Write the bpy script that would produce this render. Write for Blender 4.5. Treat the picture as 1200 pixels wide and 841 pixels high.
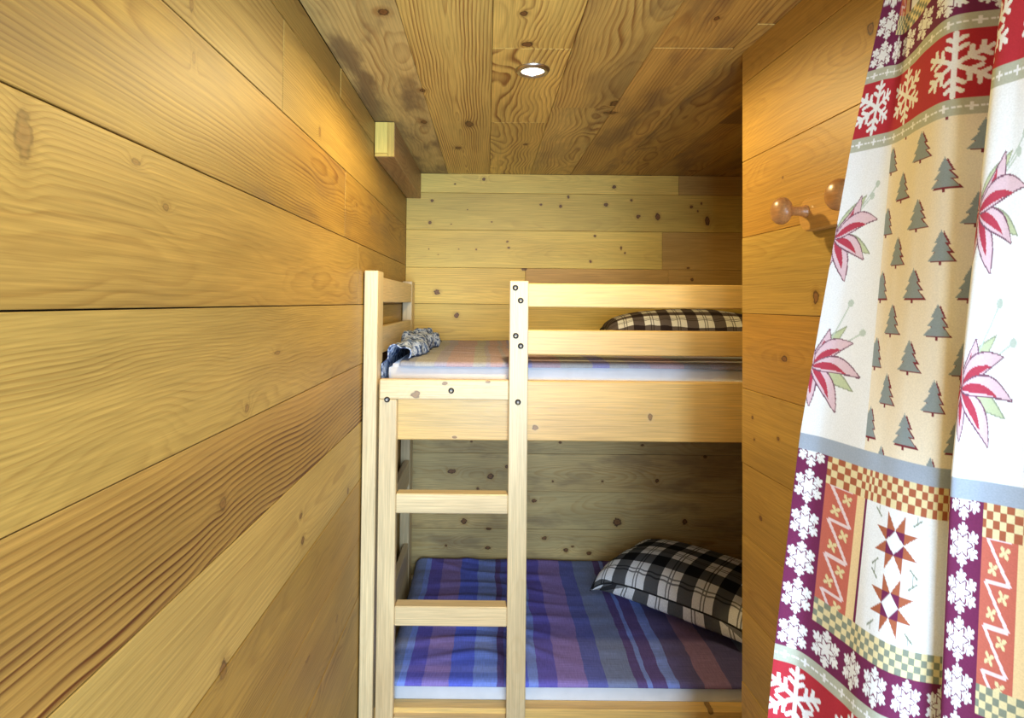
import bpy, bmesh, math, random
import numpy as np
from mathutils import Matrix, Vector

# ------------------------------------------------------------------ scene
for o in list(bpy.data.objects):
    bpy.data.objects.remove(o)
S = bpy.context.scene
COL = S.collection
EYE = 1.53
FPX = 690.0
PITCH, ROLL = math.radians(1.2), math.radians(0.55)
VPX, VPY = 571.0, 354.0

CAMR = Matrix.Rotation(math.pi/2 + PITCH, 3, 'X') @ Matrix.Rotation(ROLL, 3, 'Z')
_d = CAMR.transposed() @ Vector((0, 1, 0))
PPX = VPX - FPX*_d.x/(-_d.z)
PPY = VPY + FPX*_d.y/(-_d.z)
cam = bpy.data.cameras.new('camera')
cam.sensor_fit = 'HORIZONTAL'; cam.sensor_width = 36.0
cam.lens = 36.0*FPX/1200.0
cam.shift_x = (600.0-PPX)/1200.0
cam.shift_y = (PPY-420.5)/1200.0
cam.clip_start = 0.02
camo = bpy.data.objects.new('camera', cam); COL.objects.link(camo)
camo.matrix_world = Matrix.Translation((0, 0, EYE)) @ CAMR.to_4x4()
S.camera = camo

world = bpy.data.worlds.new('world'); S.world = world; world.use_nodes = True
world.node_tree.nodes['Background'].inputs[0].default_value = (0.62, 0.78, 1.0, 1)
world.node_tree.nodes['Background'].inputs[1].default_value = 0.6

def area_light(name, loc, rot, sx, sy, energy, color):
    l = bpy.data.lights.new(name, 'AREA'); l.shape = 'RECTANGLE'
    l.size = sx; l.size_y = sy; l.energy = energy; l.color = color
    o = bpy.data.objects.new(name, l); COL.objects.link(o)
    o.location = loc; o.rotation_euler = rot
    return o
# daylight through the window of the landing behind the camera
area_light('window_daylight', (0.42, -1.23, 1.32), (math.radians(90), 0, 0), 1.45, 1.5, 142, (0.56, 0.77, 1.0))

S.view_settings.view_transform = 'Standard'
S.view_settings.look = 'None'
S.view_settings.gamma = 1.0
S.view_settings.use_curve_mapping = False
S.view_settings.exposure = 0.18

# ------------------------------------------------------------------ helpers
def ray(px, py):
    return CAMR @ Vector(((px-PPX)/FPX, -(py-PPY)/FPX, -1.0))
def at_y(px, py, Y):
    d = ray(px, py); k = Y/d.y
    return Vector((d.x*k, Y, EYE+d.z*k))
def at_x(px, py, X):
    d = ray(px, py); k = X/d.x
    return Vector((X, d.y*k, EYE+d.z*k))
def at_z(px, py, Z):
    d = ray(px, py); k = (Z-EYE)/d.z
    return Vector((d.x*k, d.y*k, Z))

def tag(o, label=None, cat=None, group=None, kind=None):
    if label: o['label'] = label
    if cat: o['category'] = cat
    if group: o['group'] = group
    if kind: o['kind'] = kind
    return o
def empty(name, loc):
    o = bpy.data.objects.new(name, None); COL.objects.link(o); o.location = loc
    o.empty_display_size = 0.05
    return o
def link(name, mesh, mat=None, parent=None, mw=None):
    o = bpy.data.objects.new(name, mesh); COL.objects.link(o)
    if mat is not None:
        if len(mesh.materials) == 0:
            mesh.materials.append(mat)
        o.material_slots[0].link = 'OBJECT'; o.material_slots[0].material = mat
    if mw is None: mw = Matrix.Identity(4)
    if parent is not None:
        o.parent = parent
        o.matrix_parent_inverse = Matrix.Identity(4)
        o.matrix_basis = world_of(parent).inverted() @ mw
    else:
        o.matrix_basis = mw
    return o
def world_of(o):
    m = o.matrix_basis.copy(); p = o.parent
    while p is not None:
        m = p.matrix_basis @ m; p = p.parent
    return m
def mesh_from(name, verts, faces, smooth=False):
    me = bpy.data.meshes.new(name); me.from_pydata([tuple(v) for v in verts], [], faces); me.update()
    if smooth: me.polygons.foreach_set('use_smooth', [True]*len(me.polygons))
    return me
def grid_mesh(name, P, smooth=True, uv=None):
    """P: (rows, cols, 3) array -> quad grid; uv (rows, cols, 2)"""
    R, C = P.shape[:2]
    me = bpy.data.meshes.new(name)
    idx = np.arange(R*C).reshape(R, C)
    q = np.stack([idx[:-1, :-1], idx[:-1, 1:], idx[1:, 1:], idx[1:, :-1]], -1).reshape(-1, 4)
    n = len(q)
    me.vertices.add(R*C); me.vertices.foreach_set('co', P.reshape(-1).astype(np.float32))
    me.loops.add(n*4); me.loops.foreach_set('vertex_index', q.reshape(-1).astype(np.int32))
    me.polygons.add(n); me.polygons.foreach_set('loop_start', np.arange(0, n*4, 4, dtype=np.int32))
    me.update(calc_edges=True)
    if smooth: me.polygons.foreach_set('use_smooth', np.ones(n, dtype=bool))
    if uv is not None:
        l = me.uv_layers.new(name='UVMap')
        l.data.foreach_set('uv', uv.reshape(-1, 2)[q.reshape(-1)].reshape(-1).astype(np.float32))
    me.update()
    return me
def lathe(name, prof, seg=24, smooth=True):
    """prof list of (r, z); closed at r=0 ends"""
    verts, faces = [], []
    for r, z in prof:
        for k in range(seg):
            a = 2*math.pi*k/seg; verts.append((r*math.cos(a), r*math.sin(a), z))
    for i in range(len(prof)-1):
        for k in range(seg):
            k2 = (k+1) % seg
            faces.append((i*seg+k, i*seg+k2, (i+1)*seg+k2, (i+1)*seg+k))
    faces.append(tuple(reversed(range(seg)))); faces.append(tuple((len(prof)-1)*seg+k for k in range(seg)))
    return mesh_from(name, verts, faces, smooth)

_box = {}
def box_mesh(L, W, T, b=0.002):
    """chamfered box, local X = length, centred"""
    key = (round(L, 4), round(W, 4), round(T, 4), b)
    if key in _box: return _box[key]
    bm = bmesh.new(); bmesh.ops.create_cube(bm, size=1)
    for v in bm.verts: v.co = Vector((v.co.x*L, v.co.y*W, v.co.z*T))
    if b > 0:
        bmesh.ops.bevel(bm, geom=bm.edges[:], offset=b, segments=1, affect='EDGES')
    me = bpy.data.meshes.new('bar'); bm.to_mesh(me); bm.free()
    _box[key] = me
    return me
AX = {'x': ((1,0,0),(0,1,0),(0,0,1)), 'y': ((0,1,0),(0,0,1),(1,0,0)), 'z': ((0,0,1),(1,0,0),(0,1,0))}
def frame(L, W, N, c):
    m = Matrix.Identity(4)
    for i, a in enumerate((L, W, N)):
        for r in range(3): m[r][i] = a[r]
    m.translation = c
    return m
def bar(name, x0, x1, y0, y1, z0, z1, axis, mat, parent, b=0.002):
    d = {'x': x1-x0, 'y': y1-y0, 'z': z1-z0}
    order = {'x': 'xyz', 'y': 'yzx', 'z': 'zxy'}[axis]
    me = box_mesh(d[order[0]], d[order[1]], d[order[2]], b)
    c = Vector(((x0+x1)/2, (y0+y1)/2, (z0+z1)/2))
    return link(name, me, mat, parent, frame(*AX[axis], c))

# ------------------------------------------------------------------ materials
class NT:
    def __init__(s, tree): s.t = tree
    def n(s, typ, **kw):
        nd = s.t.nodes.new(typ)
        for k, v in kw.items(): setattr(nd, k, v)
        return nd
    def set(s, sock, v):
        if hasattr(v, 'node'): s.t.links.new(v, sock)
        else: sock.default_value = v
    def math(s, op, a, b=None, c=None, clamp=False):
        nd = s.n('ShaderNodeMath', operation=op, use_clamp=clamp)
        s.set(nd.inputs[0], a)
        if b is not None: s.set(nd.inputs[1], b)
        if c is not None: s.set(nd.inputs[2], c)
        return nd.outputs[0]
    def vm(s, op, a, b=None):
        nd = s.n('ShaderNodeVectorMath', operation=op)
        s.set(nd.inputs[0], a)
        if b is not None: s.set(nd.inputs[1], b)
        return nd.outputs['Value'] if op in ('LENGTH', 'DOT_PRODUCT', 'DISTANCE') else nd.outputs[0]
    def noise(s, vec, scale=1.0, detail=2.0, rough=0.5):
        nd = s.n('ShaderNodeTexNoise')
        s.set(nd.inputs['Vector'], vec); nd.inputs['Scale'].default_value = scale
        nd.inputs['Detail'].default_value = detail; nd.inputs['Roughness'].default_value = rough
        return nd.outputs['Fac']
    def mix(s, f, a, b, blend='MIX'):
        nd = s.n('ShaderNodeMix', data_type='RGBA', blend_type=blend)
        s.set(nd.inputs[0], f); s.set(nd.inputs[6], a); s.set(nd.inputs[7], b)
        return nd.outputs[2]
    def ramp(s, f, stops, interp='LINEAR'):
        nd = s.n('ShaderNodeValToRGB'); cr = nd.color_ramp; cr.interpolation = interp
        while len(cr.elements) < len(stops): cr.elements.new(0.5)
        for e, (p, c) in zip(cr.elements, stops):
            e.position = p; e.color = c if len(c) == 4 else (*c, 1)
        s.set(nd.inputs[0], f)
        return nd.outputs[0]
    def maprange(s, v, a, b, c, d, smooth=False):
        nd = s.n('ShaderNodeMapRange', interpolation_type='SMOOTHSTEP' if smooth else 'LINEAR')
        s.set(nd.inputs[0], v)
        for i, q in enumerate((a, b, c, d)): s.set(nd.inputs[i+1], q)
        return nd.outputs[0]
    def sep(s, v):
        nd = s.n('ShaderNodeSeparateXYZ'); s.set(nd.inputs[0], v); return nd.outputs
    def comb(s, x, y, z):
        nd = s.n('ShaderNodeCombineXYZ')
        for i, q in enumerate((x, y, z)): s.set(nd.inputs[i], q)
        return nd.outputs[0]

def build_wood_group():
    g = bpy.data.node_groups.new('wood_grain', 'ShaderNodeTree')
    I = g.interface
    def inp(n, t, d):
        sk = I.new_socket(name=n, in_out='INPUT', socket_type=t)
        sk.default_value = d
    inp('Seed', 'NodeSocketFloat', 0.0)
    inp('Light', 'NodeSocketColor', (.6, .4, .2, 1)); inp('Dark', 'NodeSocketColor', (.3, .15, .05, 1))
    inp('Freq', 'NodeSocketFloat', 180.0); inp('Contrast', 'NodeSocketFloat', 0.5)
    inp('Heart', 'NodeSocketFloat', 0.04); inp('Center', 'NodeSocketFloat', 0.0)
    inp('Wander', 'NodeSocketFloat', 0.06); inp('KnotD', 'NodeSocketFloat', 50.0)
    inp('Stain', 'NodeSocketFloat', 0.0); inp('KnotAmt', 'NodeSocketFloat', 1.0); inp('Lean', 'NodeSocketFloat', 0.0)
    I.new_socket(name='Color', in_out='OUTPUT', socket_type='NodeSocketColor')
    I.new_socket(name='Height', in_out='OUTPUT', socket_type='NodeSocketFloat')
    t = NT(g)
    gi = t.n('NodeGroupInput').outputs; go = t.n('NodeGroupOutput')
    p = t.n('ShaderNodeTexCoord').outputs['Object']
    off = t.vm('MULTIPLY', t.comb(gi['Seed'], gi['Seed'], gi['Seed']), (7.31, 3.17, 5.73))
    v = t.vm('ADD', p, off)
    def ns(sc, det=2.0, r=.5): return t.noise(t.vm('MULTIPLY', v, sc), 1.0, det, r)
    nA = t.math('SUBTRACT', ns((1.3, 1.5, 1.5), 1), .5)
    nB = t.math('SUBTRACT', ns((2.0, 4.0, 4.0), 2), .5)
    sx = t.sep(p)
    yy = t.math('MULTIPLY_ADD', nA, gi['Wander'], t.math('SUBTRACT', sx[1], gi['Center']))
    zz = t.math('MULTIPLY_ADD', nB, t.math('MULTIPLY', gi['Wander'], 1.6), t.math('ADD', gi['Heart'], t.math('MULTIPLY', sx[2], .5)))
    r = t.math('SQRT', t.math('ADD', t.math('MULTIPLY', yy, yy), t.math('MULTIPLY', zz, zz)))
    kd = gi['KnotD']
    kb = t.math('EXPONENT', t.math('MULTIPLY', t.math('MULTIPLY', kd, kd), -.22))
    r = t.math('MULTIPLY_ADD', kb, t.math('MULTIPLY', gi['KnotAmt'], .012), r)
    nF = t.math('SUBTRACT', ns((5, 55, 55), 3), .5)
    r = t.math('MULTIPLY_ADD', nF, .0032, r)
    f = t.math('FRACT', t.math('MULTIPLY', r, gi['Freq']))
    ring = t.ramp(f, [(0, (0, 0, 0)), (.4, (.12,)*3), (.72, (.75,)*3), (.84, (1,)*3), (.98, (.1,)*3), (1, (0, 0, 0))])
    mod = t.maprange(ns((1.9, 18, 18), 3), .3, .7, .08, 1.2)
    lean = t.math('SUBTRACT', 1.0, t.math('MULTIPLY', gi['Lean'], t.math('MULTIPLY_ADD', sx[1], 5.8, .5)), clamp=True)
    fac = t.math('MULTIPLY', t.math('MULTIPLY', t.math('MULTIPLY', ring, gi['Contrast']), lean), mod, clamp=True)
    col = t.mix(fac, gi['Light'], gi['Dark'])
    fib = ns((7, 330, 330), 3, .6)
    fm = t.maprange(fib, .25, .75, .76, 1.22)
    col = t.mix(1.0, col, t.comb(fm, fm, fm), 'MULTIPLY')
    bl = t.maprange(ns((1.1, 7, 7), 3), .3, .7, .80, 1.16)
    bl2 = t.maprange(ns((.8, 3, 9), 2), .3, .7, .88, 1.06)
    col = t.mix(1.0, col, t.comb(bl, t.math('MULTIPLY', bl, t.math('POWER', bl2, .5)), t.math('MULTIPLY', bl, bl2)), 'MULTIPLY')
    # weather stains along the grain, also painted shade on the lower back boards
    st = t.maprange(ns((3.0, 9, 9), 4, .6), .46, .66, 0, 1, True)
    stf = t.math('MULTIPLY', st, gi['Stain'], clamp=True)
    col = t.mix(stf, col, (.13, .075, .045, 1))
    # knots
    kn = t.math('ADD', kd, t.math('MULTIPLY', t.math('SUBTRACT', ns((75, 110, 110), 3), .5), 1.3))
    halo = t.math('MULTIPLY', t.maprange(kn, 1.0, 2.4, .38, 0, True), gi['KnotAmt'])
    col = t.mix(halo, col, gi['Dark'])
    kc = t.ramp(t.math('MULTIPLY', kn, .9), [(0, (.15, .062, .018)), (.45, (.22, .095, .028)), (.75, (.05, .018, .006)), (1, (.09, .035, .012))])
    km = t.math('MULTIPLY', t.maprange(kn, .8, 1.2, 1, 0, True), gi['KnotAmt'])
    col = t.mix(km, col, kc)
    g.links.new(col, go.inputs['Color'])
    h = t.math('ADD', t.math('MULTIPLY', ring, -.5), t.math('MULTIPLY', fib, .8))
    g.links.new(h, go.inputs['Height'])
    return g
WOOD = build_wood_group()
_wc = [0]
def wood(light, dark, freq=180, contrast=.5, heart=.05, center=0., wander=.06, stain=0., knots=(), seed=None,
         rough=.5, spec=.35, bump=.12, knot_amt=1.0, lean=0.0):
    """knots: list of (x, y, rx, ry) in the plank's own plane"""
    _wc[0] += 1
    m = bpy.data.materials.new('wood_%03d' % _wc[0]); m.use_nodes = True
    nt = m.node_tree; t = NT(nt)
    b = nt.nodes['Principled BSDF']
    g = t.n('ShaderNodeGroup'); g.node_tree = WOOD
    g.inputs['Seed'].default_value = _wc[0]*1.37 if seed is None else seed
    g.inputs['Light'].default_value = (*light, 1); g.inputs['Dark'].default_value = (*dark, 1)
    for k, v in (('Freq', freq), ('Contrast', contrast), ('Heart', heart), ('Center', center), ('Wander', wander), ('Stain', stain), ('KnotAmt', knot_amt), ('Lean', lean)):
        g.inputs[k].default_value = v
    if knots:
        p = t.n('ShaderNodeTexCoord').outputs['Object']
        cur = None
        for (x, y, rx, ry) in knots:
            d = t.vm('LENGTH', t.vm('MULTIPLY', t.vm('SUBTRACT', p, (x, y, 0)), (1/rx, 1/ry, 0)))
            cur = d if cur is None else t.math('MINIMUM', cur, d)
        nt.links.new(cur, g.inputs['KnotD'])
    nt.links.new(g.outputs['Color'], b.inputs['Base Color'])
    b.inputs['Roughness'].default_value = rough
    b.inputs['Specular IOR Level'].default_value = spec
    bp = t.n('ShaderNodeBump'); bp.inputs['Strength'].default_value = bump; bp.inputs['Distance'].default_value = .0012
    nt.links.new(g.outputs['Height'], bp.inputs['Height']); nt.links.new(bp.outputs[0], b.inputs['Normal'])
    return m
def plain(name, col, rough=.6, metal=0., emit=None, noise=0.0, nscale=40):
    m = bpy.data.materials.new(name); m.use_nodes = True
    t = NT(m.node_tree); b = m.node_tree.nodes['Principled BSDF']
    b.inputs['Roughness'].default_value = rough; b.inputs['Metallic'].default_value = metal
    if emit:
        b.inputs['Emission Color'].default_value = (*emit[0], 1); b.inputs['Emission Strength'].default_value = emit[1]
    if noise > 0:
        v = t.noise(t.n('ShaderNodeTexCoord').outputs['Object'], nscale, 3)
        c = t.mix(v, tuple(x*(1-noise) for x in col)+(1,), tuple(min(1, x*(1+noise)) for x in col)+(1,))
        m.node_tree.links.new(c, b.inputs['Base Color'])
    else:
        b.inputs['Base Color'].default_value = (*col, 1)
    return m
def jit(c, rnd, a=.08):
    k = 1+rnd.uniform(-a, a); h = rnd.uniform(-a, a)*.4
    return (c[0]*k, c[1]*k*(1-h*.5), c[2]*k*(1-h))

BACKING = plain('dark_backing', (.05, .028, .014), .9, noise=.2)

# ------------------------------------------------------------------ room shell
XL = -0.374            # face of the left wall
YB = 2.685             # face of the back wall
XR = 1.72              # end wall of the bunk niche
ZC = EYE+0.587         # ceiling face
PX0, PY0 = 0.59, 1.364 # far corner of the partition
PDIR = Vector((0.038, -1, 0)).normalized()   # partition runs towards the camera
PN = Vector((-PDIR.y*-1, 0, 0))
PN = Vector((PDIR.y, -PDIR.x, 0)).normalized()  # face normal, towards -X
YF = -1.28
TH = .018
rnd = random.Random(4)

def slab(name, x0, x1, y0, y1, z0, z1, mat=BACKING):
    o = bar(name, x0, x1, y0, y1, z0, z1, 'x', mat, None, 0)
    o['kind'] = 'structure'
    return o
fl_mat = wood((.36, .2, .09), (.18, .08, .03), contrast=.5)
floor = slab('floor', XL-.1, XR+.1, YF-.1, YB+.1, -.1, 0, fl_mat)
ceiling = slab('ceiling', XL-.1, XR+.1, YF-.1, YB+.1, ZC+TH, ZC+TH+.06)
wall_left = slab('wall_left', XL-TH-.06, XL-TH, YF-.1, YB+.1, 0, ZC+TH)
wall_back = slab('wall_back', XL-TH, XR+.1, YB+TH, YB+TH+.06, 0, ZC+TH)

def plank(parent, L, W, N, a0, a1, w0, w1, org, mat_fn, knots_world=(), gap=.0012, proud=None, name='plank', th=TH):
    """plank from a0..a1 along L and w0..w1 along W (measured from org, a point of the wall face)"""
    L, W, N = Vector(L), Vector(W), Vector(N)
    ln, wd = a1-a0-gap*.8, w1-w0-gap
    pr = rnd.uniform(-.0008, .0008) if proud is None else proud
    c = Vector(org)+L*((a0+a1)/2)+W*((w0+w1)/2)+N*(pr-th/2)
    mw = frame(L, W, N, c)
    inv = mw.inverted(); kn = []
    for (P, rx, ry) in knots_world:
        q = inv @ P
        if abs(q.x) < ln/2+.01 and abs(q.y) < wd/2+.004: kn.append((q.x, q.y, rx, ry))
    return link(name, box_mesh(ln, wd, th, .0008), mat_fn(kn), parent, mw)

# --- left wall: boards along Y
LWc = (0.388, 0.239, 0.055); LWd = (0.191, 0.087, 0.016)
lk = [((28, 160), .009, .022), ((228, 68), .004, .008), ((225, 5), .005, .009), ((160, 190), .008, .004), ((195, 243), .007, .004),
      ((289, 478), .008, .007), ((325, 413), .014, .004), ((262, 590), .010, .010), ((353, 604), .008, .006), ((355, 633), .010, .008),
      ((408, 575), .008, .008), ((262, 785), .012, .014), ((375, 155), .008, .010), ((418, 240), .012, .004), ((433, 262), .012, .004),
      ((395, 725), .010, .008), ((361, 772), .016, .004)]
LK = [(at_x(p[0], p[1], XL), rx, ry) for p, rx, ry in lk]
zs = [.587, .512, .342, .166, -.0105, -.187, -.361, -.532, -.705, -.875, -1.05, -1.22, -1.39, -1.53]
joints = {0: [-.9, 1.47], 1: [-.4, 1.06], 2: [-.9, 1.536], 3: [-.8, 1.70], 4: [-.7], 5: [-.5], 6: [-.85], 7: [-.7], 8: [-.95], 9: [-.2]}
for i in range(len(zs)-1):
    js = [YF]+joints.get(i, [-.6])+[YB]
    for k in range(len(js)-1):
        kw = dict(freq=rnd.uniform(300, 420), contrast=.6, heart=rnd.uniform(.10, .2), center=rnd.uniform(-.09, .09), stain=.10, wander=.03, knot_amt=.5)
        lc, dc = jit(LWc, rnd, .05), LWd
        if (i, k) == (1, 1): lc = (0.401, 0.266, 0.075); kw.update(freq=120, heart=.03, center=.0)
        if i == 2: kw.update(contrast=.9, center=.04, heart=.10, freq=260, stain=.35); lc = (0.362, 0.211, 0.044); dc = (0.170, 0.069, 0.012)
        if i == 3: kw.update(contrast=.45); lc = (0.388, 0.235, 0.055)
        if i == 4: lc = (0.407, 0.254, 0.062); kw.update(contrast=.5, stain=.05)
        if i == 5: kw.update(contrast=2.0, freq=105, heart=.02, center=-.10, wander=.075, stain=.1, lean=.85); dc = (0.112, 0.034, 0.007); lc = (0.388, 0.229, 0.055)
        if i == 6: lc = (0.453, 0.304, 0.087); kw.update(contrast=.35, stain=0, knot_amt=.8, freq=130, heart=.04, center=.0)
        if i in (7, 8): lc = (0.388, 0.229, 0.048)
        plank(wall_left, (0, 1, 0), (0, 0, 1), (1, 0, 0), js[k], js[k+1], zs[i+1], zs[i], (XL, 0, EYE),
              lambda kn: wood(lc, dc, knots=kn, **kw), LK, gap=.0018)

# --- back wall: boards along X
BWc = (.70, .485, .105); BWd = (0.420, 0.228, 0.052)
bk2 = [((106,117),5,.9),((99,192),6,.9),((185,60),3,.8),((284,43),6,.9),((228,148),2,.8),((172,198),2,1),((311,190),3,.8),
       ((480,131),4,.8),((547,136),5,1),((574,104),4,1.4),((730,70),6,1),((703,131),7,.9),((790,116),4,1),((813,172),7,.9),
       ((880,172),8,1.4),((996,139),5,.9),((1050,185),8,2.0),((1030,127),3,1.6),((1018,153),3,1.2),((365,257),4,.9),((370,278),4,.8),
       ((258,284),3,.9),((198,283),2,1),((665,238),4,1),((755,280),3,2),((768,297),3,1.2),((650,326),4,1.2),((423,352),9,.6),
       ((123,431),10,.8),((190,510),9,.9),((998,388),5,1.1),((985,348),5,.6),((1000,15),5,.7),((95,283),2,1),((127,302),2,.7)]
bk7 = [((216,323),10,.9),((175,152),12,.6),((263,211),5,1),((306,170),10,.9),((297,415),9,.6),((154,407),4,1),((300,350),9,.5),
       ((456,254),8,.8),((742,327),14,.95),((973,326),8,1.1),((878,185),6,1),((690,187),4,1),((520,187),4,1),((491,382),8,.8),
       ((565,423),9,.7),((588,411),5,.7),((645,433),9,.7),((735,458),9,.5),((545,53),5,.9),((242,50),4,.8),((828,63),5,.8),((1043,103),6,.8),((362,136),6,1)]
BK = []
for (c, r, a) in bk2:
    P = at_y(470+c[0]/2.927, 195+c[1]/2.927, YB); BK.append((P, r*1.02/2.927/257, r*1.02*a/2.927/257))
for (c, r, a) in bk7:
    P = at_y(470+c[0]/2.927, 500+c[1]/2.927, YB); BK.append((P, r*1.02/2.927/257, r*1.02*a/2.927/257))
seam_px = [227, 270.5, 314.5, 357, 400, 444, 488, 531.5, 576, 620, 662]
bz = [.587]+[at_y(640, y, YB).z-EYE for y in seam_px]
while bz[-1] > -1.45: bz.append(bz[-1]-.171)
bz[-1] = -1.53
bj = {0: [795], 2: [776], 3: [616, 783]}
for i in range(len(bz)-1):
    js = [XL]+[at_y(p, 300, YB).x for p in bj.get(i, [])]+[XR]
    for k in range(len(js)-1):
        kw = dict(freq=rnd.uniform(120, 190), contrast=.35, heart=rnd.uniform(.03, .1), center=rnd.uniform(-.05, .05), stain=.05)
        lc = jit(BWc, rnd, .05)
        if i in (3, 4): kw.update(contrast=.5, freq=110, heart=.02)
        if i in (0, 2) and k == 1 or (i == 3 and k >= 1): lc = (0.520, 0.310, 0.081)
        if i >= 7: kw.update(stain=.45, contrast=.55); lc = (0.560, 0.407, 0.170)  # lower boards: shade painted in as greyer, blotchier colour
        plank(wall_back, (1, 0, 0), (0, 0, 1), (0, -1, 0), js[k], js[k+1], bz[i+1], bz[i], (0, YB, EYE),
              lambda kn: wood(lc, BWd, knots=kn, **kw), BK)

# --- ceiling: boards along Y
CWc = (0.665, 0.460, 0.135); CWd = (0.285, 0.125, 0.030)
LX, LY = 0.109, 1.474        # downlight
CK = [(at_z(449, 14, ZC), .014, .012), (at_z(495, 106, ZC), .012, .01), (at_z(497, 143, ZC), .02, .01), (at_z(614, 16, ZC), .01, .008),
      (at_z(618, 52, ZC), .012, .012), (at_z(720, 121, ZC), .022, .012), (at_z(716, 132, ZC), .012, .02), (at_z(812, 200, ZC), .01, .02),
      (at_z(537, 173, ZC), .02, .012), (at_z(550, 145, ZC), .03, .014), (at_z(616, 169, ZC), .012, .008), (at_z(840, 22, ZC), .008, .006)]
cs = [XL, -.185, .006, .19, .375, .56, .745, .93, 1.115, 1.3, 1.485, XR]
cj = {0: [-.3], 1: [-.6], 2: [-.2, 1.35, 1.91], 3: [.1, 1.76], 4: [-.5, 1.34], 5: [.2, 1.22, 2.25], 6: [.4, 1.9]}
for i in range(len(cs)-1):
    js = [YF]+cj.get(i, [-.4, 1.2])+[YB]
    for k in range(len(js)-1):
        kw = dict(freq=rnd.uniform(120, 180), contrast=1.0, heart=rnd.uniform(.02, .08), center=rnd.uniform(-.06, .06), stain=.2, wander=.08)
        lc = jit(CWc, rnd, .06)
        if i == 0: kw.update(stain=.75, contrast=.6, freq=120); lc = (0.622, 0.466, 0.173)
        if i == 1: kw.update(freq=125, contrast=1.15, heart=.0, center=.0, wander=.07, stain=0, seed=12.3); lc = (0.689, 0.476, 0.130)
        if i == 2: kw.update(freq=120, contrast=1.1, heart=.16, center=-.09, stain=.08); lc = (0.733, 0.500, 0.130)
        if i == 3: kw.update(freq=130, stain=.35, heart=.12, center=.09)
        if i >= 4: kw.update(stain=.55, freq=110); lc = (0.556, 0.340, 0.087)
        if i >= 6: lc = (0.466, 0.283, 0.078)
        holes = (i == 2 and js[k] < LY < js[k+1])
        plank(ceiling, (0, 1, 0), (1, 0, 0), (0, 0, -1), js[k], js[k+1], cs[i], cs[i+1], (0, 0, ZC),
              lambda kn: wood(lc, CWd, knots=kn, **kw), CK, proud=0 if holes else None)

# --- partition on the right: boards along its length
ORG = Vector((PX0, PY0, EYE))
PL = 1.25
RWc = (0.394, 0.216, 0.039); RWd = (0.243, 0.109, 0.017)
def on_part(px, py):
    d = ray(px, py); o = Vector((0, 0, EYE))
    k = (ORG-o).dot(PN)/d.dot(PN)
    return o+d*k
rk = [((1020, 33), .008, .010), ((917, 208), .003, .003), ((956, 348), .008, .012), ((919, 420), .01, .006), ((882, 489), .004, .004),
      ((912, 514), .005, .004), ((884, 515), .004, .003), ((891, 607), .005, .005)]
RK = [(on_part(*p), rx, ry) for p, rx, ry in rk]
ps = [.587]+[at_y(870, y, PY0).z-EYE for y in (100, 190.5, 279, 367, 454, 541, 625, 711, 797)]
while ps[-1] > -1.45: ps.append(ps[-1]-.171)
ps[-1] = -1.53
pth = .05
pback = ORG-PN*TH
def quad_slab(name, p0, p1, nrm, t, z0, z1, mat):
    a, b = p0, p1; c, d = p1-nrm*t, p0-nrm*t
    v = [(q.x, q.y, z) for z in (z0, z1) for q in (a, b, c, d)]
    f = [(0, 1, 2, 3), (7, 6, 5, 4), (0, 4, 5, 1), (1, 5, 6, 2), (2, 6, 7, 3), (3, 7, 4, 0)]
    me = mesh_from(name, v, f); bm = bmesh.new(); bm.from_mesh(me); bmesh.ops.recalc_face_normals(bm, faces=bm.faces); bm.to_mesh(me); bm.free()
    o = link(name, me, mat); o['kind'] = 'structure'; return o
wall_right = quad_slab('wall_right', pback+PDIR*.001, pback+PDIR*PL, PN, pth, 0, ZC+TH, BACKING)
for i in range(len(ps)-1):
    kw = dict(freq=rnd.uniform(200, 280), contrast=.35, heart=rnd.uniform(.06, .12), center=rnd.uniform(-.07, .07), stain=.06)
    lc = jit(RWc, rnd, .05)
    if i in (2, 1): kw.update(contrast=.6)
    if i == 3: lc = (0.421, 0.263, 0.059)
    if i >= 5: lc = (0.434, 0.263, 0.055)
    plank(wall_right, PDIR, (0, 0, 1), PN, 0, PL, ps[i+1], ps[i], ORG, lambda kn: wood(lc, RWd, knots=kn, **kw), RK, gap=.0009)
# far side of the partition, back towards the niche, and the niche end wall
nf = Vector((0, 1, 0))
a = Vector((pback.x+.004, PY0+.0, 0)); 
wall_niche = slab('wall_front_niche', PX0+TH+pth+.012, XR, PY0-.07, PY0-.03, 0, ZC+TH)
for i in range(len(ps)-1):
    lc = jit(RWc, rnd, .05)
    plank(wall_niche, (-1, 0, 0), (0, 0, 1), (0, 1, 0), -XR, -(PX0+TH+.002), ps[i+1], ps[i], (0, PY0-.012, EYE),
          lambda kn: wood(lc, RWd, knots=kn, contrast=.35, freq=220))
wall_end = slab('wall_right_end', XR+.004, XR+.06, PY0-.07, YB+TH, 0, ZC+TH, wood((.5, .3, .11), BWd, contrast=.4))
# landing behind the camera: front wall with window opening, side wall
lw = wood((.52, .34, .15), BWd, contrast=.4)
wf = slab('wall_front', XL, XR, YF-.02, YF+.02, 0, .52, lw)
slab('wall_front_lintel', XL, XR, YF-.02, YF+.02, 2.12, ZC, lw)
slab('wall_front_pier', 1.16, XR, YF-.02, YF+.02, .52, 2.12, lw)
slab('wall_front_jamb', XL, -.32, YF-.02, YF+.02, .52, 2.12, lw)
slab('wall_right_landing', XR, XR+.05, YF, PY0-.07, 0, ZC, lw)

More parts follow.
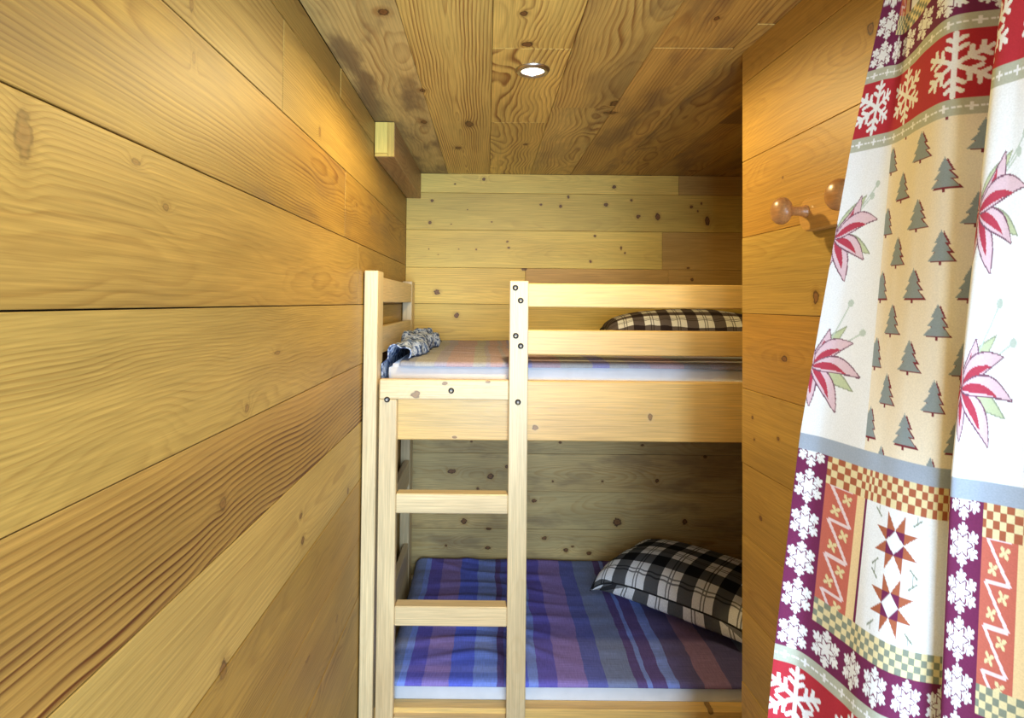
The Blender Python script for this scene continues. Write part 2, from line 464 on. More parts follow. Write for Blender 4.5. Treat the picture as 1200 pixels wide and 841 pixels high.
# --- beam stub in the corner between left wall, ceiling and back wall
bb = empty('ceiling_beam', (XL+.032, 2.3, ZC-.116))
tag(bb, 'short timber beam in the corner under the ceiling, pale sawn end', 'beam')
beam_m = wood((.40, .25, .10), (.22, .10, .04), contrast=.6)
bx0, bx1 = XL+.002, XL+.066
bar('beam_body', bx0, bx1, 1.915, YB-.002, ZC-.116, ZC-.002, 'y', beam_m, bb, .002)
end_lit = wood((.74, .52, .11), (.5, .34, .1), contrast=.3, freq=300, center=.05)
end_shaded = wood((.60, .40, .08), (.4, .25, .07), contrast=.4, freq=300)  # light split across the beam end is painted as two tones
o = bar('end_face', bx0+.001, bx0+.042, 1.909, 1.9155, ZC-.104, ZC-.003, 'z', end_lit, bb, .0005); o['label'] = 'sawn beam end, lit part painted pale yellow'
bar('end_face', bx0+.0425, bx1-.001, 1.910, 1.9155, ZC-.115, ZC-.003, 'z', end_shaded, bb, .0005)
bar('end_face', bx0+.001, bx0+.042, 1.910, 1.9155, ZC-.115, ZC-.1045, 'x', end_shaded, bb, .0005)

# ------------------------------------------------------------------ downlights
chrome = plain('chrome_ring', (.5, .48, .46), .3, 1.0)
lens_m = plain('lit_lens', (1, 1, 1), .4, 0, ((1.0, .92, .76), 9.0))
def downlight(x, y, label, watts):
    t = empty('recessed_downlight', (x, y, ZC))
    tag(t, label, 'ceiling light')
    ring = lathe('bezel', [(.0285, .002), (.0285, -.002), (.032, -.0075), (.039, -.0062), (.0435, -.0008), (.0435, .0015)], 40)
    link('bezel', ring, chrome, t, Matrix.Translation((x, y, ZC-.0008)))
    link('lens', lathe('lens', [(.0005, -.0032), (.018, -.0030), (.027, -.0020), (.027, -.0008), (.0005, -.0006)], 32), lens_m, t, Matrix.Translation((x, y, ZC-.0008)))
    l = bpy.data.lights.new('downlight_lamp', 'SPOT'); l.energy = watts; l.color = (1.0, .77, .34)
    l.spot_size = math.radians(178); l.spot_blend = .35; l.shadow_soft_size = .025
    lo = bpy.data.objects.new('downlight_lamp', l); COL.objects.link(lo)
    lo.location = (x, y, ZC-.03)
    return t
downlight(LX, LY, 'chrome recessed downlight glowing in the plank ceiling above the bunk bed', 24)
downlight(.12, -.35, 'unseen downlight added in the ceiling over the landing for warm fill light', 3.5)  # unseen lamp, added as warm fill behind the camera

# ------------------------------------------------------------------ bunk bed
BL = (.66, .505, .28); BD = (.62, .43, .21)
def bedwood(knots=(), contrast=.28, lc=BL): 
    return wood(jit(lc, rnd, .03), BD, freq=rnd.uniform(160, 260), contrast=contrast, heart=rnd.uniform(.06, .12),
                center=rnd.uniform(-.03, .03), stain=0, knots=knots, rough=.38, spec=.45, bump=.12, knot_amt=.75)
YFR = 1.768                      # front of the ladder
bed = empty('bunk_bed', (0.6, 2.2, 0))
tag(bed, 'pale pine bunk bed with ladder and guard rails against the plank wall', 'bunk bed')
def E(z): return EYE+z
pw0, pw1 = XL+.004, -.329
bm1 = bedwood()
bar('post', pw0, pw1, YFR+.001, YFR+.095, 0, E(.092), 'z', bm1, bed)
bar('post', pw0, pw1, 2.57, 2.665, 0, E(.088), 'z', bedwood(), bed)
bar('post', 1.652, 1.696, YFR+.001, YFR+.095, 0, E(.092), 'z', bedwood(), bed)
bar('post', 1.652, 1.696, 2.57, 2.665, 0, E(.088), 'z', bedwood(), bed)
# end slats, both ends
for (xa, xb) in ((-.353, -.331), (1.654, 1.676)):
    for (z0, z1) in ((-.004, .075), (-.165, -.08), (-.79, -.687), (-1.36, -1.045)):
        bar('end_slat', xa, xb, YFR+.096, 2.569, E(z0), E(z1), 'y', bedwood(contrast=.4), bed)
# side rails
def kloc(px, py, Y, x0, x1, z0, z1, rx, ry):
    P = at_y(px, py, Y); return (P.x-(x0+x1)/2, None, P.z-(z0+z1)/2, rx, ry)
def rail_knots(pts, Y, x0, x1, z0, z1):
    # rails run along X with local Y = world Y, so knots sit in the x / z plane
    out = []
    for (px, py, rx, ry) in pts:
        P = at_y(px, py, Y); out.append((P.x-(x0+x1)/2, P.z-(z0+z1)/2, rx, ry))
    return out
def fbar(name, x0, x1, y0, y1, z0, z1, pts=(), contrast=.28, lc=BL, b=.003, parent=bed):
    """bar along X whose local Y is world Z, so the grain field lies in its front face"""
    kn = rail_knots(pts, y0, x0, x1, z0, z1)
    m = bedwood(kn, contrast, lc)
    me = box_mesh(x1-x0, z1-z0, y1-y0, b)
    return link(name, me, m, parent, frame((1,0,0), (0,0,1), (0,-1,0), Vector(((x0+x1)/2, (y0+y1)/2, (z0+z1)/2))))
RY = YFR+.033
zr1 = at_y(720, 447, RY).z; zr0 = at_y(720, 517.5, RY).z
BL_WARM = (.74, .47, .15)  # orange rails: wood tone plus warm lamp light painted into the colour
fbar('side_rail', pw1+.001, 1.651, RY, RY+.034, zr0, zr1, [(762, 489, .007, .010), (627, 501, .009, .008), (533, 512, .008, .004)], .35, BL_WARM)
fbar('side_rail', pw1+.001, 1.651, 2.63, 2.662, zr0, zr1)
zl1 = at_y(740, 832, RY-.008).z
fbar('side_rail', pw1+.001, 1.651, RY-.008, RY+.036, zl1-.135, zl1, [(833, 834, .008, .008)], .35, BL_WARM)
fbar('side_rail', pw1+.001, 1.651, 2.63, 2.662, zl1-.135, zl1)
# guard rails
for (ya, yb) in ((332.5, 360.5), (387.0, 416.5)):
    z1, z0 = at_y(700, ya, RY).z, at_y(700, yb, RY).z
    fbar('guard_rail', at_y(600, 340, RY).x, 1.651, RY, RY+.024, z0, z1, (), .25, BL_WARM)
# bed base slats under both mattresses
for zb in (E(-.352), E(-1.33)):
    for k in range(11):
        x = -.25+k*.178
        bar('base_slat', x, x+.09, RY+.036, 2.629, zb, zb+.018, 'y', bm1, bed, 0)
# ladder
bolt_m = plain('bolt_black_steel', (.035, .03, .028), .35, .8)
bolt_me = lathe('bolt', [(.0002, -.001), (.0082, -.001), (.0088, .0005), (.0080, .003), (.0058, .0042), (.0042, .0042), (.0036, .0022), (.0002, .0020)], 20)
slot_m = plain('bolt_recess', (.42, .40, .37), .45, .6)
bolt_me.materials.append(bolt_m); bolt_me.materials.append(slot_m)
for p_ in bolt_me.polygons:
    if all(math.hypot(*bolt_me.vertices[i].co[:2]) < .0045 and bolt_me.vertices[i].co.z > .001 for i in p_.vertices): p_.material_index = 1
slot_me = box_mesh(.0062, .0016, .0008, 0)
def bolt(px, py, parent):
    P = at_y(px, py, YFR); P.y = YFR
    m = frame((1,0,0), (0,0,1), (0,-1,0), P)
    o = link('bolt', bolt_me, bolt_m, parent, m)
    return o
ls0, ls1 = at_y(443.5, 500, YFR).x, at_y(464.5, 500, YFR).x
rs0, rs1 = at_y(596.5, 460, YFR).x, at_y(618.5, 460, YFR).x
ztop = at_y(520, 445, YFR).z; zbt = at_y(520, 468.5, YFR).z
st1 = bar('ladder_stile', ls0+.001, ls1, YFR, RY-.001, 0, zbt, 'z', bedwood(), bed)
st2 = bar('ladder_stile', rs0, rs1, YFR, RY-.001, 0, at_y(607, 329, YFR).z, 'z', bedwood(), bed)
lr = fbar('ladder_top_rail', ls0+.001, rs0-.001, YFR, RY-.001, zbt+.0005, ztop, [(521, 449, .008, .006), (572, 447.5, .008, .004), (487, 462, .014, .010)], .35)
bolt(453.6, 468, st1); bolt(528.8, 457.6, lr)
for p in ((604, 337), (610.2, 352), (604.4, 393.3), (610.2, 405.3), (607, 471)): bolt(*p, st2)
for yt in (579, 711, 842):
    zt = at_y(527, yt, YFR).z
    fbar('ladder_rung', ls1+.0005, rs0-.0005, YFR, YFR+.044, zt-.058, zt, (), .25, BL)

# ------------------------------------------------------------------ bedding
def fabric(name, base=(.8, .8, .82), rough=.85, weave=900, bump=.3):
    m = bpy.data.materials.new(name); m.use_nodes = True
    t = NT(m.node_tree); b = m.node_tree.nodes['Principled BSDF']
    b.inputs['Roughness'].default_value = rough; b.inputs['Specular IOR Level'].default_value = .15
    b.inputs['Sheen Weight'].default_value = .2
    p = t.n('ShaderNodeTexCoord').outputs['Object']
    n = t.noise(p, weave, 2)
    bp = t.n('ShaderNodeBump'); bp.inputs['Strength'].default_value = bump; bp.inputs['Distance'].default_value = .0008
    m.node_tree.links.new(n, bp.inputs['Height']); m.node_tree.links.new(bp.outputs[0], b.inputs['Normal'])
    n2 = t.noise(p, 18, 3); f = t.maprange(n2, .3, .7, .94, 1.04)
    c = t.mix(1.0, (*base, 1), t.comb(f, f, f), 'MULTIPLY')
    m.node_tree.links.new(c, b.inputs['Base Color'])
    return m
sheet_m = fabric('white_sheet', (.82, .82, .86))
def mattress(name, x0, x1, y0, y1, z0, z1, label):
    bm = bmesh.new(); bmesh.ops.create_cube(bm, size=1)
    for v in bm.verts: v.co = Vector((v.co.x*(x1-x0), v.co.y*(y1-y0), v.co.z*(z1-z0)))
    bmesh.ops.bevel(bm, geom=bm.edges[:], offset=.012, segments=3, affect='EDGES')
    me = bpy.data.meshes.new(name); bm.to_mesh(me); bm.free()
    me.polygons.foreach_set('use_smooth', [True]*len(me.polygons))
    o = link(name, me, sheet_m, None, Matrix.Translation(((x0+x1)/2, (y0+y1)/2, (z0+z1)/2)))
    tag(o, label, 'mattress')
    return o
ZM1 = at_y(720, 429, RY+.04).z        # top of upper mattress
ZM2 = at_y(720, 800, RY+.04).z
MY0 = RY+.0365
mattress('mattress', -.306, 1.64, MY0, YB-.03, E(-.333), ZM1, 'white-sheeted mattress on the upper bunk')
mattress('mattress', -.300, 1.64, MY0, YB-.03, E(-1.311), ZM2, 'white-sheeted mattress on the lower bunk')

def stripes_mat(name, stops, sat=1.0):
    m = bpy.data.materials.new(name); m.use_nodes = True
    t = NT(m.node_tree); b = m.node_tree.nodes['Principled BSDF']
    b.inputs['Roughness'].default_value = .9; b.inputs['Specular IOR Level'].default_value = .1
    uv = t.n('ShaderNodeUVMap'); uv.uv_map = 'UVMap'
    sp = t.sep(uv.outputs[0])
    wob = t.noise(t.vm('MULTIPLY', t.comb(sp[0], sp[1], 0), (60, 14, 1)), 1, 3)
    c = t.ramp(t.math('MULTIPLY_ADD', t.math('SUBTRACT', wob, .5), .006, sp[0]), stops, 'CONSTANT')
    v = t.noise(t.vm('MULTIPLY', t.comb(sp[0], sp[1], 0), (500, 30, 1)), 1, 2)
    h = t.noise(t.vm('MULTIPLY', t.comb(sp[0], sp[1], 0), (25, 420, 1)), 1, 3)
    f = t.math('MULTIPLY', t.maprange(v, .3, .7, .88, 1.1), t.maprange(h, .3, .7, .82, 1.15))
    c = t.mix(1.0, c, t.comb(f, f, f), 'MULTIPLY')
    m.node_tree.links.new(c, b.inputs['Base Color'])
    bp = t.n('ShaderNodeBump'); bp.inputs['Strength'].default_value = .4; bp.inputs['Distance'].default_value = .001
    m.node_tree.links.new(h, bp.inputs['Height']); m.node_tree.links.new(bp.outputs[0], b.inputs['Normal'])
    return m
def lin(r, g, b):
    f = lambda c: (c/255/12.92 if c/255 <= .04045 else ((c/255+.055)/1.055)**2.4)
    return (f(r), f(g), f(b))
# lower blanket: stripe edges read along its front edge
PUR, MAU, NAV, TEA, MAR, LBL, BLU, DK, PNK = (lin(92, 82, 172), lin(136, 114, 176), lin(84, 94, 168), lin(114, 130, 164), lin(84, 66, 118),
                                      lin(118, 142, 214), lin(80, 98, 204), lin(84, 78, 120), lin(140, 110, 140))
def crop_x(c): return at_y(410+c/2.467, 792, RY+.05).x
BX0, BX1 = -.312, 1.60
low = [(-99, TEA), (142, LBL), (160, PUR), (212, MAU), (285, BLU), (355, LBL), (428, MAR), (446, NAV), (470, PUR), (500, BLU), (514, LBL), (545, PUR), (600, MAU),
       (682, NAV), (740, TEA), (820, MAR), (850, LBL), (868, MAR), (908, LBL), (945, DK), (1010, PNK), (1090, DK), (1180, TEA), (1290, NAV), (1420, MAU), (1560, PUR), (1700, LBL), (1760, DK), (2000, TEA)]
def to_stops(lst, avg=(.13, .12, .34), k=.28, gain=1.3):
    out = []
    for c, col in lst:
        u = (crop_x(c)-BX0)/(BX1-BX0) if c > -50 else 0
        out.append((max(0, min(1, u)), tuple((c_*(1-k)+a_*k)*gain for c_, a_ in zip(col, avg))))
    return out
def smooth_noise(rs, nx, ny, fx, fy):
    """value noise on a grid, periods fx, fy cells"""
    g = rs.rand(int(ny/fy)+3, int(nx/fx)+3)
    xs = np.arange(nx)/fx; ys = np.arange(ny)/fy
    xi = xs.astype(int); yi = ys.astype(int); tx = xs-xi; ty = ys-yi
    tx = tx*tx*(3-2*tx); ty = ty*ty*(3-2*ty)
    a = g[np.ix_(yi, xi)]*(1-tx)+g[np.ix_(yi, xi+1)]*tx
    b = g[np.ix_(yi+1, xi)]*(1-tx)+g[np.ix_(yi+1, xi+1)]*tx
    return a*(1-ty[:, None])+b*ty[:, None]
def blanket(name, x0, x1, zt, mat, label, seed, drop, amp, dip=.02):
    rs = np.random.RandomState(seed)
    # profile over the front edge of the mattress, then across the top to the back
    y0 = MY0-.006; prof = []
    for k in range(3): prof.append((y0-.001, zt-drop*(1-k/2.0)-.002))
    for k in range(1, 6):
        a = k/5*math.pi/2; prof.append((y0-.001+.022*(1-math.cos(a)), zt-.002+.008*math.sin(a)))
    ys = np.linspace(y0+.021, YB-.025, 80)[1:]
    for y in ys: prof.append((y, zt+.006))
    prof = np.array(prof); nx = 240; ny = len(prof)
    xs = np.linspace(x0, x1, nx)
    P = np.zeros((ny, nx, 3)); P[:, :, 0] = xs[None, :]; P[:, :, 1] = prof[:, 0][:, None]; P[:, :, 2] = prof[:, 1][:, None]
    w = smooth_noise(rs, nx, ny, 26, 8)*.6+smooth_noise(rs, nx, ny, 13, 4)*.4
    top = np.clip((prof[:, 0]-y0-.02)/.1, 0, 1)[:, None]
    P[:, :, 2] += top*amp*w
    # a few transverse wrinkles near the ladder end
    wr = np.exp(-((xs-.02)/.28)**2)[None, :]
    ph = smooth_noise(rs, nx, ny, 40, 20)*9
    P[:, :, 2] += top*wr*amp*.6*np.maximum(0, np.sin(prof[:, 0][:, None]*58+ph+xs[None, :]*9))**2
    P[:, :, 0] += (smooth_noise(rs, nx, ny, 60, 12)-.5)*.014
    back = np.clip((prof[:, 0]-(YB-.12))/.1, 0, 1)[:, None]
    P[:, :, 2] += back*.012*smooth_noise(rs, nx, ny, 18, 30)
    P[:, :, 2] += (np.arange(ny) < 3)[:, None]*drop*.35*(smooth_noise(rs, nx, ny, 30, 50)-.5)
    # left end turns down
    e = np.clip(1-(xs-x0)/.03, 0, 1)[None, :]**2
    P[:, :, 2] -= top*e*dip
    uv = np.zeros((ny, nx, 2)); uv[:, :, 0] = (xs[None, :]-BX0)/(BX1-BX0); uv[:, :, 1] = np.linspace(0, 1, ny)[:, None]
    me = grid_mesh(name, P, True, uv)
    o = link(name, me, mat)
    md = o.modifiers.new('thickness', 'SOLIDIFY'); md.thickness = .004; md.offset = 1
    tag(o, label, 'blanket')
    return o
low_m = stripes_mat('striped_blanket_violet', to_stops(low))  # blue of the daylight is partly mixed into these stripe colours
blanket('striped_blanket', BX0+.004, BX1, ZM2, low_m, 'violet and blue striped blanket spread over the lower bunk', 3, .004, .010)
PK, GR, LV, SL, OFF, BLS = lin(172, 140, 150), lin(160, 164, 158), lin(148, 146, 172), lin(122, 136, 150), lin(176, 168, 160), lin(110, 116, 190)
upx = [(-99, SL), (180, GR), (235, LV), (270, PK), (345, GR), (385, LV), (400, PK), (432, LV), (450, PK), (466, BLS), (520, PK), (600, GR), (690, BLS), (740, GR), (800, LV), (860, PK), (960, SL), (1040, LV), (1130, GR), (1250, PK), (1400, SL), (1550, LV), (1700, PK), (1850, GR)]
upx = [(c if c < -50 else (c/2.5+410-410)*2.467+0, k) for c, k in upx]
up_m = stripes_mat('striped_blanket_pastel', to_stops(upx, lin(176, 168, 176), .45, 1.0))
blanket('striped_blanket', -.27, BX1, ZM1, up_m, 'faded pink and grey striped blanket spread over the upper bunk', 8, .003, .006, 0.0)

# crumpled navy and white patterned sheet at the end of the upper bunk
def crumpled_sheet():
    rs = np.random.RandomState(5); ny, nx = 60, 30
    P = np.zeros((ny, nx, 3)); uv = np.zeros((ny, nx, 2))
    y = np.linspace(MY0-.001, YB-.10, ny); a = np.linspace(-.15, math.pi*1.30, nx)
    w = smooth_noise(rs, nx, ny, 5, 6)-.5; w2 = smooth_noise(rs, nx, ny, 3, 3)-.5
    yt = (y-y[0])/(y[-1]-y[0])
    R = (.026+.012*np.sin(yt*math.pi)+.012*yt)[:, None]*(1+.55*w+.35*w2)
    P[:, :, 0] = -.268-np.cos(a)[None, :]*R*-1.0*1.15
    P[:, :, 0] = -.275+np.cos(a)[None, :]*R*1.25+.02*yt[:, None]
    P[:, :, 0] = np.maximum(P[:, :, 0], -.322)
    P[:, a > math.pi, 0] = -.322+.005*w2[:, a > math.pi]
    P[:, :, 1] = y[:, None]+.012*w2
    P[:, :, 2] = ZM1+.020+np.maximum(np.sin(a)[None, :], 0)*R*1.25+.004*w2
    P[:, :, 2] -= np.clip(a-math.pi*.95, 0, 9)[None, :]*.075
    uv[:, :, 0] = a[None, :]/10; uv[:, :, 1] = yt[:, None]
    me = grid_mesh('crumpled_sheet', P, True, uv)
    m = bpy.data.materials.new('navy_print'); m.use_nodes = True
    t = NT(m.node_tree); b = m.node_tree.nodes['Principled BSDF']; b.inputs['Roughness'].default_value = .9
    p = t.n('ShaderNodeTexCoord').outputs['Object']
    n = t.noise(p, 38, 3, .6)
    c = t.ramp(n, [(0, lin(20, 34, 66)), (.40, lin(34, 52, 92)), (.47, lin(118, 138, 176)), (.53, lin(196, 204, 216)), (.60, lin(64, 86, 130)), (.7, lin(30, 44, 80))])
    m.node_tree.links.new(c, b.inputs['Base Color'])
    o = link('crumpled_sheet', me, m)
    md = o.modifiers.new('thickness', 'SOLIDIFY'); md.thickness = .003
    tag(o, 'crumpled navy and white printed sheet bunched at the end of the upper bunk', 'sheet')
crumpled_sheet()

# plaid pillows
def plaid_mat(name, white, grey, black, period):
    m = bpy.data.materials.new(name); m.use_nodes = True
    t = NT(m.node_tree); b = m.node_tree.nodes['Principled BSDF']
    b.inputs['Roughness'].default_value = .95; b.inputs['Specular IOR Level'].default_value = .1
    uv = t.n('ShaderNodeUVMap'); uv.uv_map = 'UVMap'; sp = t.sep(uv.outputs[0])
    def band(c):
        f = t.math('FRACT', t.math('DIVIDE', c, period))
        big = t.math('LESS_THAN', f, .43)
        l1 = t.math('COMPARE', f, .665, .018); l2 = t.math('COMPARE', f, .755, .018)
        return big, t.math('MAXIMUM', l1, l2)
    bu, lu = band(sp[0]); bv, lv = band(sp[1])
    sm = t.math('ADD', bu, bv)
    c = t.ramp(t.math('MULTIPLY', sm, .5), [(0, white), (.25, grey), (.75, black)], 'CONSTANT')
    ln = t.math('MULTIPLY', t.math('MAXIMUM', lu, lv), .75)
    c = t.mix(ln, c, (*black, 1))
    wv = t.noise(t.vm('MULTIPLY', t.comb(sp[0], sp[1], 0), (700, 700, 1)), 1, 2)
    f = t.maprange(wv, .3, .7, .8, 1.15)
    c = t.mix(1.0, c, t.comb(f, f, f), 'MULTIPLY')
    m.node_tree.links.new(c, b.inputs['Base Color'])
    return m
def pillow(name, mw, LX_, LY_, H, mat, label, seed, low=.45):
    rs = np.random.RandomState(seed); n = 61
    u = np.linspace(-1, 1, n); U, V = np.meshgrid(u, u)
    verts = []; pinch = .10
    bx = U*(1-pinch*(1-U**2)*0-pinch*(V**2)*0); 
    X = LX_/2*(U-.08*U*(1-V**2)*0); Y = LY_/2*V
    # edges bow inwards between the corners
    X = LX_/2*U*(1-.07*(1-V**2)); Y = LY_/2*V*(1-.09*(1-U**2))
    m = np.clip((1-np.abs(U)**2.6)*(1-np.abs(V)**2.6), 0, 1)
    wn = smooth_noise(rs, n, n, 12, 12)-.5
    edge = np.exp(-((1-np.maximum(np.abs(U), np.abs(V)))/.16)**2)
    wr = np.sin(np.where(np.abs(U) > np.abs(V), V, U)*34+wn*6)*edge*.006*(1-np.maximum(np.abs(U), np.abs(V)))*6
    top = H*low+H*(1-low)*m**.5*(1+.10*wn)+wr
    bot = H*low*(1-m**.28)
    # seam height falls to the corners
    cor = (np.abs(U)*np.abs(V))**6
    top -= cor*H*low*.75; bot -= cor*H*low*.75
    P1 = np.stack([X, Y, top], -1)
    bulge = 1+.07*np.clip(m**.3*(1-m**.3)*4, 0, 1)
    P2 = np.stack([X*bulge, Y*bulge, bot], -1)
    me1 = grid_mesh(name, P1, True, np.stack([X+.5, Y+.52], -1))
    me2 = grid_mesh(name, P2[:, ::-1], True, np.stack([X+.53, Y+.56], -1)[:, ::-1])
    bm = bmesh.new(); bm.from_mesh(me1); bm.from_mesh(me2)
    bmesh.ops.remove_doubles(bm, verts=bm.verts, dist=.0004)
    me = bpy.data.meshes.new(name); bm.to_mesh(me); bm.free()
    me.polygons.foreach_set('use_smooth', [True]*len(me.polygons))
    o = link(name, me, mat, None, mw)
    # piping along the seam
    loop = [(i, 0) for i in range(n)]+[(n-1, j) for j in range(1, n)]+[(i, n-1) for i in range(n-2, -1, -1)]+[(0, j) for j in range(n-2, 0, -1)]
    pts = [Vector(P1[j, i]) for (i, j) in loop]
    vs, fs = [], []; K = 6; N = len(pts)
    cen = Vector((0, 0, H*low))
    for a_, p_ in enumerate(pts):
        t_ = (pts[(a_+1) % N]-pts[a_-1]).normalized(); s_ = t_.cross(Vector((0, 0, 1))).normalized(); q_ = Vector((0, 0, 1))
        for k in range(K):
            an = 2*math.pi*k/K; vs.append(p_+(s_*math.cos(an)+q_*math.sin(an))*.0032)
    for a_ in range(N):
        for k in range(K):
            fs.append((a_*K+k, a_*K+(k+1) % K, ((a_+1) % N)*K+(k+1) % K, ((a_+1) % N)*K+k))
    pm = mesh_from('seam_piping', vs, fs, True)
    link('seam_piping', pm, plain('black_piping', (.012, .012, .014), .9), o, mw)
    tag(o, label, 'pillow')
    return o
pl1 = plaid_mat('plaid_black_white', (.80, .79, .80), (.10, .10, .105), (.010, .010, .012), .128)
pl2 = plaid_mat('plaid_brown_white', (.74, .72, .66), (.12, .095, .085), (.03, .02, .02), .092)
def place(x, y, z, rz, tilt_x=0, tilt_y=0):
    return Matrix.Translation((x, y, z)) @ Matrix.Rotation(rz, 4, 'Z') @ Matrix.Rotation(tilt_x, 4, 'X') @ Matrix.Rotation(tilt_y, 4, 'Y')
# lower pillow: left corner and front edge read off the blanket plane
c1 = at_z(692, 699, ZM2+.02); c2 = at_z(868, 769, ZM2+.02)
dirv = (c2-c1); dirv.z = 0; dirv.normalize(); prp = Vector((-dirv.y, dirv.x, 0))
PLX, PLY = .66, .44
cc = c1+dirv*PLX/2+prp*PLY/2
pillow('plaid_pillow', place(cc.x, cc.y, ZM2+.024, math.atan2(dirv.y, dirv.x)), PLX, PLY, .185, pl1, 'black and white plaid pillow lying askew on the lower bunk', 2)
pillow('plaid_pillow', place(.77, 2.26, ZM1+.020, math.radians(-8)), .66, .46, .155, pl2, 'plaid pillow on the upper bunk behind the guard rails', 6, .5)

# ------------------------------------------------------------------ peg rail on the partition
peg_m = wood((.40, .19, .07), (.28, .12, .04), freq=300, contrast=.3, rough=.32, spec=.5, bump=.03)
rail_m = wood((.50, .28, .085), (.36, .17, .05), freq=240, contrast=.3, rough=.3, spec=.5, bump=.05)
def peg_rail():
    base = on_part(955, 249); s0 = (base-ORG).dot(PDIR); zc = base.z-.004
    c = ORG+PDIR*(s0+.20); c.z = zc
    t = empty('peg_rail', c); tag(t, 'wooden coat peg rail with round knobs on the right-hand partition', 'peg rail')
    L, h, th = .46, .062, .016
    # rounded-end board
    vs, fs, out = [], [], []
    r = h/2
    for k in range(13): a_ = math.pi/2+math.pi*k/12; out.append((-L/2+r+r*math.cos(a_)*.8, r*math.sin(a_)))
    for k in range(13): a_ = -math.pi/2+math.pi*k/12; out.append((L/2-r+r*math.cos(a_)*.8, r*math.sin(a_)))
    n = len(out)
    for z, s in ((0, 1), (th*.7, 1), (th, .93)):
        for (x, y) in out: vs.append((x if s == 1 else x-math.copysign(.002, x), y*s, z))
    for lv in range(2):
        for k in range(n): k2 = (k+1) % n; fs.append((lv*n+k, lv*n+k2, (lv+1)*n+k2, (lv+1)*n+k))
    fs.append(tuple(range(2*n, 3*n))); fs.append(tuple(reversed(range(n))))
    mw = frame(PDIR, (0, 0, 1), PN, c+PN*.0012)
    link('board', mesh_from('board', vs, fs), rail_m, t, mw)
    prof = [(.0115, .0), (.0115, .003), (.0095, .006), (.0085, .014), (.0082, .024), (.0095, .031), (.0150, .0345), (.0215, .037), (.0245, .0410),
            (.0252, .0455), (.0240, .051), (.0200, .0565), (.0135, .060), (.006, .0615), (.0004, .0618)]
    km = lathe('peg', prof, 28)
    for q in (0, .165, .33):
        p = ORG+PDIR*(s0+q); p.z = base.z+.002
        link('peg', km, peg_m, t, frame(PDIR, (0, 0, 1), PN, p+PN*(th+.0008)))
peg_rail()

# ------------------------------------------------------------------ curtain
def interp(xs, ys, x): return float(np.interp(x, xs, ys))
VZ = [.202, -.1507, -.385]
poly = [  # image x -> depth, read from the bands of the print at three heights
    ([999, 1022.8, 1050.6, 1076.3, 1099.8, 1125.5, 1157.6], [.72, .70, .676, .623, .584, .569, .564]),
    ([937, 975, 1012, 1050, 1087, 1112], [.70, .662, .617, .582, .556, .547]),
    ([908, 936.5, 967.5, 993, 1019, 1045, 1091], [.68, .665, .633, .597, .5705, .555, .546])]
SK = [0, .03, .08, .118, .151, .184, .215]
SPX = [[999, 1022, 1047, 1064, 1083, 1112, 1157], [937, 963, 1012, 1031, 1056, 1089, 1112], [908, 938, 983, 1005, 1030, 1062, 1095]]
RS = [.352, .40, .44]
RPX = [[1165, 1199, 1229], [1112, 1152, 1197], [1097, 1136, 1180]]
RYY = [[.503, .478, .462], [.527, .512, .495], [.527, .508, .488]]
S_ALL = SK+[.25, .285, .32]+RS+[.475, .515, .555, .60, .645, .69]
def curves():
    out = []
    for h in range(3):
        pts = []
        zimg = VZ[h]
        for s, px in zip(SK, SPX[h]):
            Y = interp(*poly[h], px)
            pts.append(((px-571)/690*Y, Y))
        Eend = pts[-1]
        R = [((px-571)/690*Y, Y) for px, Y in zip(RPX[h], RYY[h])]
        A = R[0]
        pts.append((Eend[0]+.024, Eend[1]-.006)); pts.append(((Eend[0]+A[0])/2+.048, (Eend[1]+A[1])/2)); pts.append((A[0]+.030, A[1]+.008))
        pts += R
        Lp = R[-1]
        for dx, dy in ((.022, -.022), (.020, -.058), (-.008, -.080), (-.012, -.118), (.02, -.145), (.03, -.185)):
            pts.append((Lp[0]+dx, Lp[1]+dy))
        out.append(pts)
    return np.array(out)          # (3, n, 2)
def catmull(sk, P, s):
    """P (n, d) -> values at s with monotone-free cubic Hermite"""
    sk = np.array(sk); n = len(sk)
    m = np.zeros_like(P)
    m[1:-1] = (P[2:]-P[:-2])/(sk[2:]-sk[:-2])[:, None]
    m[0] = (P[1]-P[0])/(sk[1]-sk[0]); m[-1] = (P[-1]-P[-2])/(sk[-1]-sk[-2])
    i = np.clip(np.searchsorted(sk, s, side='right')-1, 0, n-2)
    h = (sk[i+1]-sk[i]); t = (s-sk[i])/h
    h00 = 2*t**3-3*t**2+1; h10 = t**3-2*t**2+t; h01 = -2*t**3+3*t**2; h11 = t**3-t**2
    return h00[:, None]*P[i]+(h10*h)[:, None]*m[i]+h01[:, None]*P[i+1]+(h11*h)[:, None]*m[i+1]

